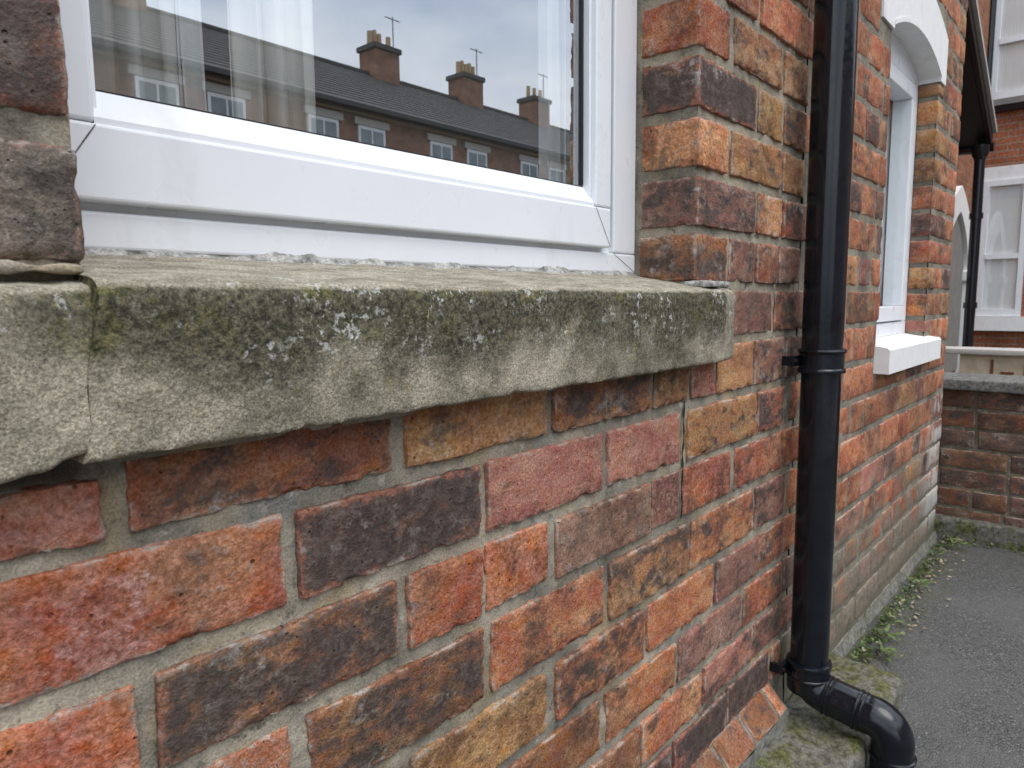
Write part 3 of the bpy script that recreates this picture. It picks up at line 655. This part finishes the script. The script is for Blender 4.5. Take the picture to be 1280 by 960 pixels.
curtain('net_curtain', .309, .337, .186, .958, 2.05, M['net'], .004, 1.0, 'narrow white strip standing in for the bright view between the two pale curtains')  # made-up white cloth strip in place of a bright view through the room
curtain('curtain', .358, .450, .180, .958, 2.05, M['curtain'], .010, 3.0, 'wider pale curtain between the white strip and the middle of the stone-silled window')
curtain('curtain', .850, .892, .172, .958, 2.05, M['curtain'], .004, 1.5, 'narrow pale curtain edge beside the right window stile')

# ------------------------------------------------------------------ drainpipe and its footing
XD, YD, RD = 1.408, -.058, .0375
pipe = empty('drainpipe', (XD, YD, 0)); tag(pipe, 'black glossy drainpipe with collar and bent foot between the two windows', 'drainpipe')
def lathe(name, prof, parent, mat, seg=48):
    return tube_obj(name, [(0, 0, z) for r, z in prof], [r for r, z in prof], mat, parent, seg)
lathe('pipe', [(RD, .79), (RD, 5.3)], pipe, M['pipe']); lathe('pipe', [(RD - .0012, .165), (RD - .0012, .80)], pipe, M['pipe'])
c1 = lathe('collar', [(RD + .001, .7685), (RD + .0055, .7695), (RD + .0065, .773), (RD + .0055, .7765), (RD + .0035, .778), (RD + .0035, .806), (RD + .0055, .8075), (RD + .0068, .811), (RD + .0055, .8145), (RD + .0005, .816)], pipe, M['pipe'])
c2 = lathe('collar', [(RD + .001, .118), (RD + .0035, .121), (RD + .0035, .146), (RD + .005, .147), (RD + .006, .150), (RD + .005, .153), (RD + .0038, .154), (RD + .0038, .172), (RD + .0058, .174), (RD + .0065, .178), (RD + .005, .182), (RD + .0005, .183)], pipe, M['pipe'])
for zc in (.792, .166):
    bk = multi_box('bracket', [((-.050, .034, zc - .010), (.036, .042, zc + .010)), ((-.050, .042, zc - .009), (-.041, .060, zc + .009))], M['pipe'], pipe)
    tube_obj('bolt', [(-.045, .029, zc), (-.045, .035, zc)], .0045, M['pipe'], bk, 10)
def arc(c, r, a0, a1, n=14): return [(0, c[0] + r * math.cos(a0 + (a1 - a0) * i / n), c[1] + r * math.sin(a0 + (a1 - a0) * i / n)) for i in range(n + 1)]
R1 = .040; fall = R(8)
pth = [(0, 0, .166)] + arc((-R1, .160), R1, 0, -(math.pi / 2 - fall))
e = Vector(pth[-1]); dirv = Vector((0, -math.cos(fall), -math.sin(fall))); p2 = e + dirv * .080
pth2 = [tuple(p2)]
cc = (p2.y - R1 * math.sin(fall), p2.z - R1 * math.cos(fall))
pth2 = [(0, cc[0] + R1 * math.cos(a), cc[1] + R1 * math.sin(a)) for a in np.linspace(math.pi / 2 - fall, math.pi, 15)]
full = pth + pth2 + [(0, pth2[-1][1], -.02)]
tube_obj('elbow', full, RD, M['pipe'], pipe)
def ring(pos, dr, rad, wd=.0035):
    dr = Vector(dr).normalized(); pos = Vector(pos); tube_obj('joint_ring', [pos - dr * wd, pos - dr * wd * .6, pos + dr * wd * .6, pos + dr * wd], [RD + .0002, rad, rad, RD + .0002], M['pipe'], pipe)
ring(e + dirv * .004, dirv, RD + .0022); ring(e + dirv * .014, dirv, RD + .0018, .0025); ring(e + dirv * .062, dirv, RD + .0022); ring(e + dirv * .071, dirv, RD + .0018, .0025)
ring((0, pth2[-1][1], .045), (0, 0, -1), RD + .004, .004)
blk = rbox_mesh('drain_surround', (.56, .175, .10), .008, .016, amp=.009, freq=16, seed=51, chip=.004)
o = link('drain_surround', blk, None, M['concrete'], (1.452, -.0845, .006)); tag(o, 'low mossy concrete block at the foot of the drainpipe', 'concrete block')

# ------------------------------------------------------------------ the neighbouring house
nb = empty('brick_house', (0, 0, 0)); tag(nb, 'red brick house front with a white arched lintel beyond the black drainpipe', 'house')
X0, X1 = XP, 2.985; A0, A1 = 2.035, 2.612; ZS0, ZS1 = .711, .785
def g2(x0, x1, z0, z1, seed=5): return grid('', (x0, .0025, z0), (x1 - x0, 0, 0), (0, 0, z1 - z0), max(4, int((x1 - x0) / .02)), max(3, int((z1 - z0) / .02)), None, amp=.0026, freq=30, seed=seed)
wall2 = join('wall', [g2(X0, A0, 0, 2.0), g2(A1, X1, 0, 2.0), g2(A0, A1, 0, ZS1 - .03), g2(A0, A1, 1.66, 2.0),
                      grid('', (A1 + .006, .07, ZS0), (0, -.064, 0), (0, 0, .92), 4, 40, None, amp=.001, nrm=(-1, 0, 0))], M['mortar2'], nb)
rows2 = [(ROWZ[n_][0], ROWZ[n_][1]) for n_, b in ROW] ; zz = rows2[-1][0]
while zz > .02: rows2.append((max(zz - .087, .0), zz - .0175)); zz -= .087
for i, (z0, z1) in enumerate(rows2):
    if z1 - z0 < .03: continue
    mk = coarse_brick; xs_ = tooth(i) + .006
    if z1 <= ZS0 - .004 or z0 >= 1.80: fill(wall2, xs_, X1, (z0, z1), mk, i % 2); continue
    sill_hit = z0 < ZS1 + .005; lin_hit = z1 > 1.586
    fill(wall2, xs_, 1.922 if lin_hit else (2.018 if sill_hit else A0), (z0, z1), mk, i % 2)
    e_ = .105 if i % 2 else .215
    za, zb_ = (max(z0, .800) if sill_hit else z0), (min(z1, 1.580) if lin_hit else z1)
    if lin_hit or sill_hit: fill(wall2, 2.697, X1, (z0, z1), mk, i % 2)
    if zb_ - za > .012:
        c, al = rand_code()
        if z0 > 1.25: c, al = 'T', .04
        far_ = 2.685 if (lin_hit or sill_hit) else A1 + e_
        coarse_brick(wall2, A1, far_, za, zb_, c, al, depth=.062)
        if not (lin_hit or sill_hit): fill(wall2, A1 + e_ + JT, X1, (z0, z1), mk, i % 2)
    if sill_hit and z0 < ZS0 - .02: fill(wall2, 2.03, 2.685, (z0, ZS0 - .004), mk, i % 2)
# painted arched lintel
def seg_arch(xa, xb, zs, zc, n=18):
    xm = (xa + xb) / 2; hw = (xb - xa) / 2; rise = zc - zs; Rr = (hw * hw + rise * rise) / (2 * rise); out = []
    for i in range(n + 1):
        x = xa + (xb - xa) * i / n; out.append((x, zc - Rr + math.sqrt(max(Rr * Rr - (x - xm) ** 2, 0))))
    return out
inner = seg_arch(A0 + .002, A1 - .002, 1.596, 1.652); outer = seg_arch(1.930, 2.684, 1.725, 1.80)
pts = [(1.930, 1.585)] + [(A0 + .001, 1.585)] + inner + [(A1 - .001, 1.585), (2.684, 1.585)] + list(reversed(outer))
extrude_poly('lintel', pts, 'y', -.004, .060, M['paint'], nb)
inner2 = seg_arch(A0 + .010, A1 - .010, 1.590, 1.646); 
chm = [(x, z) for x, z in inner] + [(x, z + .012) for x, z in reversed(inner)]
extrude_poly('lintel_moulding', chm, 'y', -.0065, -.0043, M['paint'], nb)
# painted sill
extrude_poly('window_sill', [(-.0345, .711), (-.0345, .774), (-.028, .780), (.062, .7945), (.062, .711)], 'x', 2.026, 2.686, M['paint'], nb)
win2 = empty('window'); win2.parent = nb
def r2(name, lo, hi, bev=.003, mat='upvc'): return box(name, lo, hi, M[mat], win2, bev)
y2 = .0585
r2('frame', (A0, y2, .795), (A1, .12, .835)); r2('frame', (A0, y2, 1.575), (A1, .12, 1.70)); r2('frame', (2.562, y2, .8355), (A1 - .0005, .12, 1.5745)); r2('frame', (A0, y2, .8355), (2.08, .12, 1.5745))
r2('sash', (2.078, y2 - .006, .840), (2.565, .11, .885)); r2('sash', (2.078, y2 - .006, 1.525), (2.565, .11, 1.569)); r2('sash', (2.52, y2 - .006, .8855), (2.565, .11, 1.5245)); r2('sash', (2.078, y2 - .006, .8855), (2.12, .11, 1.5245))
link('pane', mesh('pane', [(2.12, y2 + .022, .885), (2.52, y2 + .022, .885), (2.52, y2 + .022, 1.525), (2.12, y2 + .022, 1.525)], [(0, 1, 2, 3)]), win2, M['glass2'])
curtain('net_curtain', 2.08, 2.56, .124, .84, 1.6, M['net'], .008, 9, 'white net curtain inside the window under the white arched lintel')
V = [(X0 + .02, .018, .4), (X1 - .02, .018, .4), (X1 - .02, 1.0, .4), (X0 + .02, 1.0, .4), (X0 + .02, .018, 1.98), (X1 - .02, .018, 1.98), (X1 - .02, 1.0, 1.98), (X0 + .02, 1.0, 1.98)]
link('room_shell', mesh('room_shell', V, [(0, 1, 2, 3), (4, 7, 6, 5), (1, 5, 6, 2), (2, 6, 7, 3), (3, 7, 4, 0)]), nb, M['plaster'])
box('upper_wall', (X0 + .003, .0, 2.003), (X1, 1.1, 5.4), M['brickr'], nb); box('return_wall', (X1 - .012, .03, 0), (X1 - .004, 1.1, 2.0), M['brickx'], nb)
V, F = grid('', (X0, -.012, 0), (X1 - X0, 0, 0), (0, .010, .035), 70, 6, None, amp=.007, freq=14, seed=61)
join('plinth', [(V, F)], M['plinth'], nb)

# ------------------------------------------------------------------ garden wall across the end of the path
gw = empty('garden_wall', (3.06, 0, 0)); tag(gw, 'low dark brick garden wall with stone coping at the end of the path', 'wall')
body = box('wall', (3.065, -1.9, 0), (3.27, 1.04, .575), M['mortar3'], gw)
zc = .572; i = 0
for z1 in (.567, .4915, .4155, .3395, .264, .1885, .113):
    y = -1.88 + (.11 if i % 2 else 0)
    while y < 1.0:
        L = .212 if rng.random() < .85 else .105; c, a = rng.choice((('B', .45), ('R', .5), ('B', .6), ('D', .6), ('M', .5)))
        o = coarse_brick(body, y, min(y + L, 1.02), z1 - .0655, z1, c, a, mat='brick', along='y', plane=0.0)
        o.location = (3.060 + .025 + rng.uniform(-.002, .002) - body.location.x - gw.location.x, (y + min(y + L, 1.02)) / 2 - body.location.y, z1 - .0328 - body.location.z)
        o.color = (o.color[0] * .66, o.color[1] * .78, o.color[2] * .80, o.color[3] * .8); y += L + .011
    i += 1
me = rbox_mesh('coping', (.29, 2.95, .040), .03, .006, amp=.002, freq=20, seed=81); o = link('coping', me, gw, M['coping'], (3.165 - 3.06, -.43, .5895))
me = rbox_mesh('footing', (.06, 2.9, .10), .02, .012, amp=.008, freq=12, seed=82); o = link('footing', me, gw, M['concrete'], (3.052 - 3.06, -.45, .03))

# ------------------------------------------------------------------ next boundary wall
bw = empty('boundary_wall', (4.65, 0, 0)); tag(bw, 'pale stone boundary wall with whitish coping beyond the dark garden wall', 'wall')
box('wall', (4.62, -1.9, 0), (4.74, .205, .60), M['beige'], bw); me = rbox_mesh('coping', (.20, 2.3, .032), .04, .006, amp=.002, seed=83); link('coping', me, bw, M['pale'], (.03, -.84, .612))
for y, z, a, b in ((.05, .52, .012, .10), (-.02, .50, .06, .012), (-.10, .52, .012, .10), (-.16, .50, .07, .012), (-.24, .52, .012, .09)):
    box('iron_tie', (4.612, y - a / 2, z - b / 2), (4.622, y + a / 2, z + b / 2), M['rust'], bw)

# ------------------------------------------------------------------ set-back house with the pointed door arch and porch
YR = 1.05
sb = empty('brick_house', (0, 0, 0)); tag(sb, 'set-back brick house with a white pointed door arch under a gabled porch', 'house')
box('wall', (3.0, YR, 0), (10.8, YR + .3, 5.4), M['brickr'], sb)
def gothic(xa, xb, zs, za, n=12):
    W_ = xb - xa; q = (za - zs) / (W_ * math.sin(math.pi / 3))
    L = [(xb - W_ * math.cos(t), zs + q * W_ * math.sin(t)) for t in np.linspace(0, math.pi / 3, n)]
    return L + [(xa + xb - x, z) for x, z in reversed(L)][1:]
go, gi = gothic(8.30, 10.22, 1.22, 2.14), gothic(8.62, 9.90, 1.22, 1.86)
extrude_poly('door_arch', go + list(reversed(gi)), 'y', YR - .06, YR + .02, M['paint'], sb)
for xa, xb in ((8.30, 8.62), (9.90, 10.22)):
    pl = box('door_pillar', (xa, YR - .055, 0), (xb, YR + .02, 1.10), M['paint'], sb); box('capital', (xa - .05, YR - .085, 1.10), (xb + .05, YR + .02, 1.23), M['paint'], pl, .02)
dp = gothic(8.63, 9.89, 1.22, 1.85); extrude_poly('door', [(8.63, 0.05)] + dp + [(9.89, .05)], 'y', YR - .02, YR + .01, M['slab'], sb)
# gabled porch: two raking slabs, their dark undersides seen from below
yb0, yb1 = .68, YR + .0
apx, apz = 7.0, 3.26
for s, ex, ez in ((1, 8.68, 2.43), (-1, 5.32, 2.43)):
    th = .09
    sl = extrude_poly('porch_roof', [(apx, apz), (ex, ez), (ex, ez + th), (apx, apz + th)], 'y', yb0 + .03, yb1, M['dark'], sb)
    extrude_poly('barge_board', [(apx, apz + .01), (ex + s * .03, ez - .01), (ex + s * .03, ez + th + .03), (apx, apz + th + .05)], 'y', yb0 - .012, yb0 + .028, M['dark'], sl)
    extrude_poly('verge_strip', [(apx, apz + th + .05), (ex + s * .03, ez + th + .03), (ex + s * .03, ez + th + .075), (apx, apz + th + .095)], 'y', yb0 - .045, yb0 + .03, M['pale'], sl)
    tube_obj('gutter', [(ex + s * .02, yb0 - .03, ez - .01), (ex + s * .02, yb1, ez - .01)], .05, M['pipe'], sl, 16)
box('flashing', (7.0, .90, 3.45), (7.2, .94, 4.6), M['paint'], sb)
dp2 = empty('drainpipe', (8.56, .745, 0)); tag(dp2, 'thin black drainpipe running down from the gabled porch', 'drainpipe')
tube_obj('pipe', [(0, 0, 0), (0, 0, 2.42)], .048, M['pipe'], dp2, 20); tube_obj('hopper', [(0, 0, 2.28), (0, 0, 2.34), (0, 0, 2.42)], [.05, .075, .08], M['pipe'], dp2, 16)
for zc in (.8, 1.7): tube_obj('collar', [(0, 0, zc), (0, 0, zc + .06)], .062, M['pipe'], dp2, 20)

# ------------------------------------------------------------------ far house facing down the path
XF = 10.8
fh = empty('brick_house', (0, 0, 0)); tag(fh, 'far brick house wall with two white sash windows facing along the path', 'house')
wl = box('wall', (XF, -6, 0), (XF + .4, YR + .0, 6.5), M['brickx'], fh)
def far_window(ya, yb, z0, z1, mid, arch):
    wn = empty('window'); wn.parent = fh; wn.location = (0, 0, 0)
    B = lambda n_, a, b, m_: box(n_, a, b, M[m_], wn)
    x = XF - .055
    B('frame', (x, ya, z0), (x + .06, ya + .06, z1), 'upvc'); B('frame', (x, yb - .06, z0), (x + .06, yb, z1), 'upvc')
    B('frame', (x, ya + .0605, z0), (x + .06, yb - .0605, z0 + .09), 'upvc'); B('frame', (x, ya + .0605, z1 - .07), (x + .06, yb - .0605, z1), 'upvc'); B('meeting_rail', (x - .01, ya + .0605, mid - .03), (x + .06, yb - .0605, mid + .03), 'upvc')
    link('pane', mesh('pane', [(x + .035, ya + .06, z0 + .09), (x + .035, ya + .06, z1 - .07), (x + .035, yb - .06, z1 - .07), (x + .035, yb - .06, z0 + .09)], [(0, 1, 2, 3)]), wn, M['glass2'])
    B('net_curtain', (x + .040, ya + .06, z0 + .09), (x + .045, yb - .06, z1 - .07), 'net')
    n = 14
    for i in range(n):
        yy = ya + .07 + (yb - ya - .14) * i / n; box('curtain_fold', (x + .037, yy, z0 + .09), (x + .0398, yy + .018, z1 - .07), M['net'], wn)
    return wn
far_window(.53, 1.00, .67, 2.36, 1.42, True); far_window(.53, 1.00, 3.34, 5.0, 4.02, False)
box('window_sill', (XF - .10, -.2, .49), (XF + .02, 1.03, .665), M['paint'], fh)
pts = [(1.03, 2.20), (1.0, 2.20)] + [(1.0 - .47 * i / 12, 2.20 + .13 * math.sin(math.pi * i / 12)) for i in range(1, 12)] + [(.53, 2.20), (-.2, 2.20), (-.2, 2.53), (1.03, 2.53)]
extrude_poly('lintel', pts, 'x', XF - .03, XF + .03, M['paint'], fh)
box('string_course', (XF - .07, -3, 3.19), (XF + .02, 1.04, 3.26), M['pipe'], fh); box('window_sill', (XF - .09, -3, 3.262), (XF + .02, 1.04, 3.335), M['slab'], fh)
box('lintel', (XF - .03, .2, 5.02), (XF + .03, 1.03, 5.4), M['paint'], fh)
dp3 = empty('drainpipe', (XF - .07, .98, 0)); tag(dp3, 'black drainpipe beside the upper sash window of the far house', 'drainpipe')
dp3.location = (XF - .08, 1.075 - .04, 3.34); tube_obj('pipe', [(0, 0, 0), (0, 0, 3.0)], .045, M['pipe'], dp3, 16); tube_obj('collar', [(0, 0, 1.2), (0, 0, 1.28)], .055, M['pipe'], dp3, 16)

# ------------------------------------------------------------------ terrace across the street, seen in the window's reflection
PIT = 4.4; YO = -16.3; ZE = 6.45; ZRG = 8.9
def make_terrace():
    h = empty('terraced_house', (0, YO, 0))
    tag(h, 'red brick terraced house with slate roof and chimney in the row across the street', 'house', 'terraced houses across the street')
    def bx(n_, lo, hi, m_, par=h):
        lo = np.array(lo, float); hi = np.array(hi, float); c = (lo + hi) / 2; s = (hi - lo) / 2; x, y, z = s
        V = [(-x, -y, -z), (x, -y, -z), (x, y, -z), (-x, y, -z), (-x, -y, z), (x, -y, z), (x, y, z), (-x, y, z)]
        V = [tuple(np.array(v) + c) for v in V]
        return link(n_, mesh(n_, V, [(0, 3, 2, 1), (4, 5, 6, 7), (0, 1, 5, 4), (1, 2, 6, 5), (2, 3, 7, 6), (3, 0, 4, 7)]), par, M[m_])
    W = PIT - .004
    bx('wall', (-W / 2, -8, 0), (W / 2, 0, ZE), 'opp')
    rf = extrude_poly('roof', [(.35, ZE - .08), (-4, ZRG), (-8.3, ZE - .08), (-8.3, ZE + .06), (-4, ZRG + .14), (.35, ZE + .06)], 'x', -W / 2, W / 2, M['slate'], h)
    for k in range(1, 16):                                           # slate courses: thin stepped laps
        t = k / 16; y = .35 - 4.35 * t; z = ZE + .06 + (ZRG + .08 - ZE) * t
        bx('slate_course', (-W / 2 + .001, y - .01, z), (W / 2 - .001, y + .012, z + .016), 'slate', rf)
    bx('ridge', (-W / 2, -4.1, ZRG + .10), (W / 2, -3.9, ZRG + .2), 'slate', rf)
    bx('gutter', (-W / 2, .352, ZE - .1), (W / 2, .46, ZE - .0), 'pipe'); bx('fascia', (-W / 2, .003, ZE - .17), (W / 2, .06, ZE - .09), 'pot')
    ch = bx('chimney', (-.55, -4.45, ZRG - .6), (.55, -3.55, ZRG + .95), 'opp'); bx('chimney_cap', (-.62, -4.52, ZRG + .95), (.62, -3.48, ZRG + 1.12), 'slate', ch)
    for i in range(5): link('chimney_pot', mesh('chimney_pot', *tube([(-.42 + .21 * i, -4, ZRG + 1.1), (-.42 + .21 * i, -4, ZRG + 1.62 + (.08 if i % 2 else 0))], [.10, .085], 10)), ch, M['pot'])
    ar = tube_obj('aerial', [(.66, -4, ZRG + .5), (.66, -4, ZRG + 2.4)], .022, M['coping'], ch, 6)
    bx('aerial_boom', (.3, -4.01, ZRG + 2.3), (1.0, -3.99, ZRG + 2.33), 'coping', ch)
    for xw in (-.82, .82):
        for z0, z1 in ((4.15, 6.0), (1.0, 3.0)):
            wn = bx('window', (xw - .48, .003, z0), (xw + .48, .05, z1), 'upvc')
            for px0, px1 in ((xw - .40, xw - .03), (xw + .03, xw + .40)):
                bx('pane', (px0, .0505, z0 + .1), (px1, .06, (z0 + z1) / 2 - .04), 'panes', wn); bx('pane', (px0, .0505, (z0 + z1) / 2 + .04), (px1, .06, z1 - .1), 'panes', wn)
            bx('lintel', (xw - .62, .002, z1 + .003), (xw + .62, .09, z1 + .20), 'pale'); bx('window_sill', (xw - .58, .002, z0 - .15), (xw + .58, .14, z0 - .003), 'paint')
    return h
t0 = make_terrace()
xs = [16.8 + PIT * i for i in range(-5, 5)]
for i, x in enumerate(xs):
    o = t0 if i == 0 else copy_tree(t0); o.location.x = x
    if 9 < x < 14:
        for ch in [c_ for c_ in o.children if c_.name.startswith('chimney')]:
            for g in list(ch.children): bpy.data.objects.remove(g)
            bpy.data.objects.remove(ch)
        o['label'] = 'terraced house across the street without a chimney stack, reflected behind the curtains'
    pots = [g for ch in o.children for g in ch.children if g.name.startswith('chimney_pot')]
    for g in (pots[1::2] if i % 3 == 1 else pots[3:4] if i % 3 == 2 else []): bpy.data.objects.remove(g)

# ------------------------------------------------------------------ leaf litter, moss and weeds along the wall foot
def leaf_quad(c, L, wd, yaw, tilt, curl=.3):
    ca, sa = math.cos(yaw), math.sin(yaw); pts = []
    for t, ww in ((0, .15), (.35, 1), (.7, .75), (1, .05)):
        x = (t - .3) * L; z = math.sin(tilt) * t * L - curl * L * (t - .4) ** 2
        for s in (-1, 1): pts.append((c[0] + x * ca - s * ww * wd * sa, c[1] + x * sa + s * ww * wd * ca, c[2] + z + (.002 if s > 0 else 0)))
    return pts, [(0, 2, 3, 1), (2, 4, 5, 3), (4, 6, 7, 5)]
def litter(name, n, pick, mat, label, size=(.006, .016), kind='stuff'):
    V = []; F = []
    for i in range(n):
        c = pick(); L = rng.uniform(*size); p, f = leaf_quad(c, L, L * rng.uniform(.16, .4), rng.uniform(0, 6.28), rng.uniform(-.2, .6)); b = len(V); V += p; F += [tuple(b + j for j in q) for q in f]
    o = link(name, mesh(name, V, F), None, mat); tag(o, label, 'leaf litter' if 'leaf' in name else 'moss', kind=kind); return o
def along_wall():
    x = 1.75 + 1.28 * rng.random() ** .8; return (x, -.035 - abs(rng.gauss(0, .045)), .006 + rng.random() * .006)
def along_gw(): return (3.02 - abs(rng.gauss(0, .025)), -.02 - rng.random() * 1.2, .006 + rng.random() * .006)
litter('leaf_litter', 260, lambda: along_wall() if rng.random() < .62 else along_gw(), M['dead'], 'brown dead leaves and crumbs strewn along the wall foot')
litter('moss_fringe', 900, lambda: (1.72 + 1.26 * rng.random(), -.026 - abs(rng.gauss(0, .022)), .003 + rng.random() * .008) if rng.random() < .75 else along_gw(), M['grass'], 'thin green moss fringe where wall and path meet', (.005, .013))
def weed(x, y, n, size, label):
    t = empty('weed', (x, y, .004)); tag(t, label, 'weed', 'weeds at the wall foot')
    for i in range(n):
        an = rng.uniform(0, 6.28); rr = rng.uniform(.004, .045) * size / .03
        p, f = leaf_quad((rr * math.cos(an), rr * math.sin(an), .006 + rng.random() * .018), size * rng.uniform(.7, 1.3), size * rng.uniform(.10, .17), an, rng.uniform(-.1, .7), .6)
        me = mesh('leaf', p, f); me.shade_smooth(); link('leaf', me, t, M['grass'])
weed(1.885, -.085, 22, .028, 'bright green weed beside the mossy concrete block'); weed(1.985, -.070, 18, .026, 'green weed growing just beyond the concrete block')
weed(2.09, -.055, 12, .024, 'small green weed at the wall foot below the arched window'); weed(2.42, -.045, 10, .028, 'tiny green weed halfway along the wall foot'); weed(2.92, -.07, 14, .035, 'small weed in the corner by the garden wall')
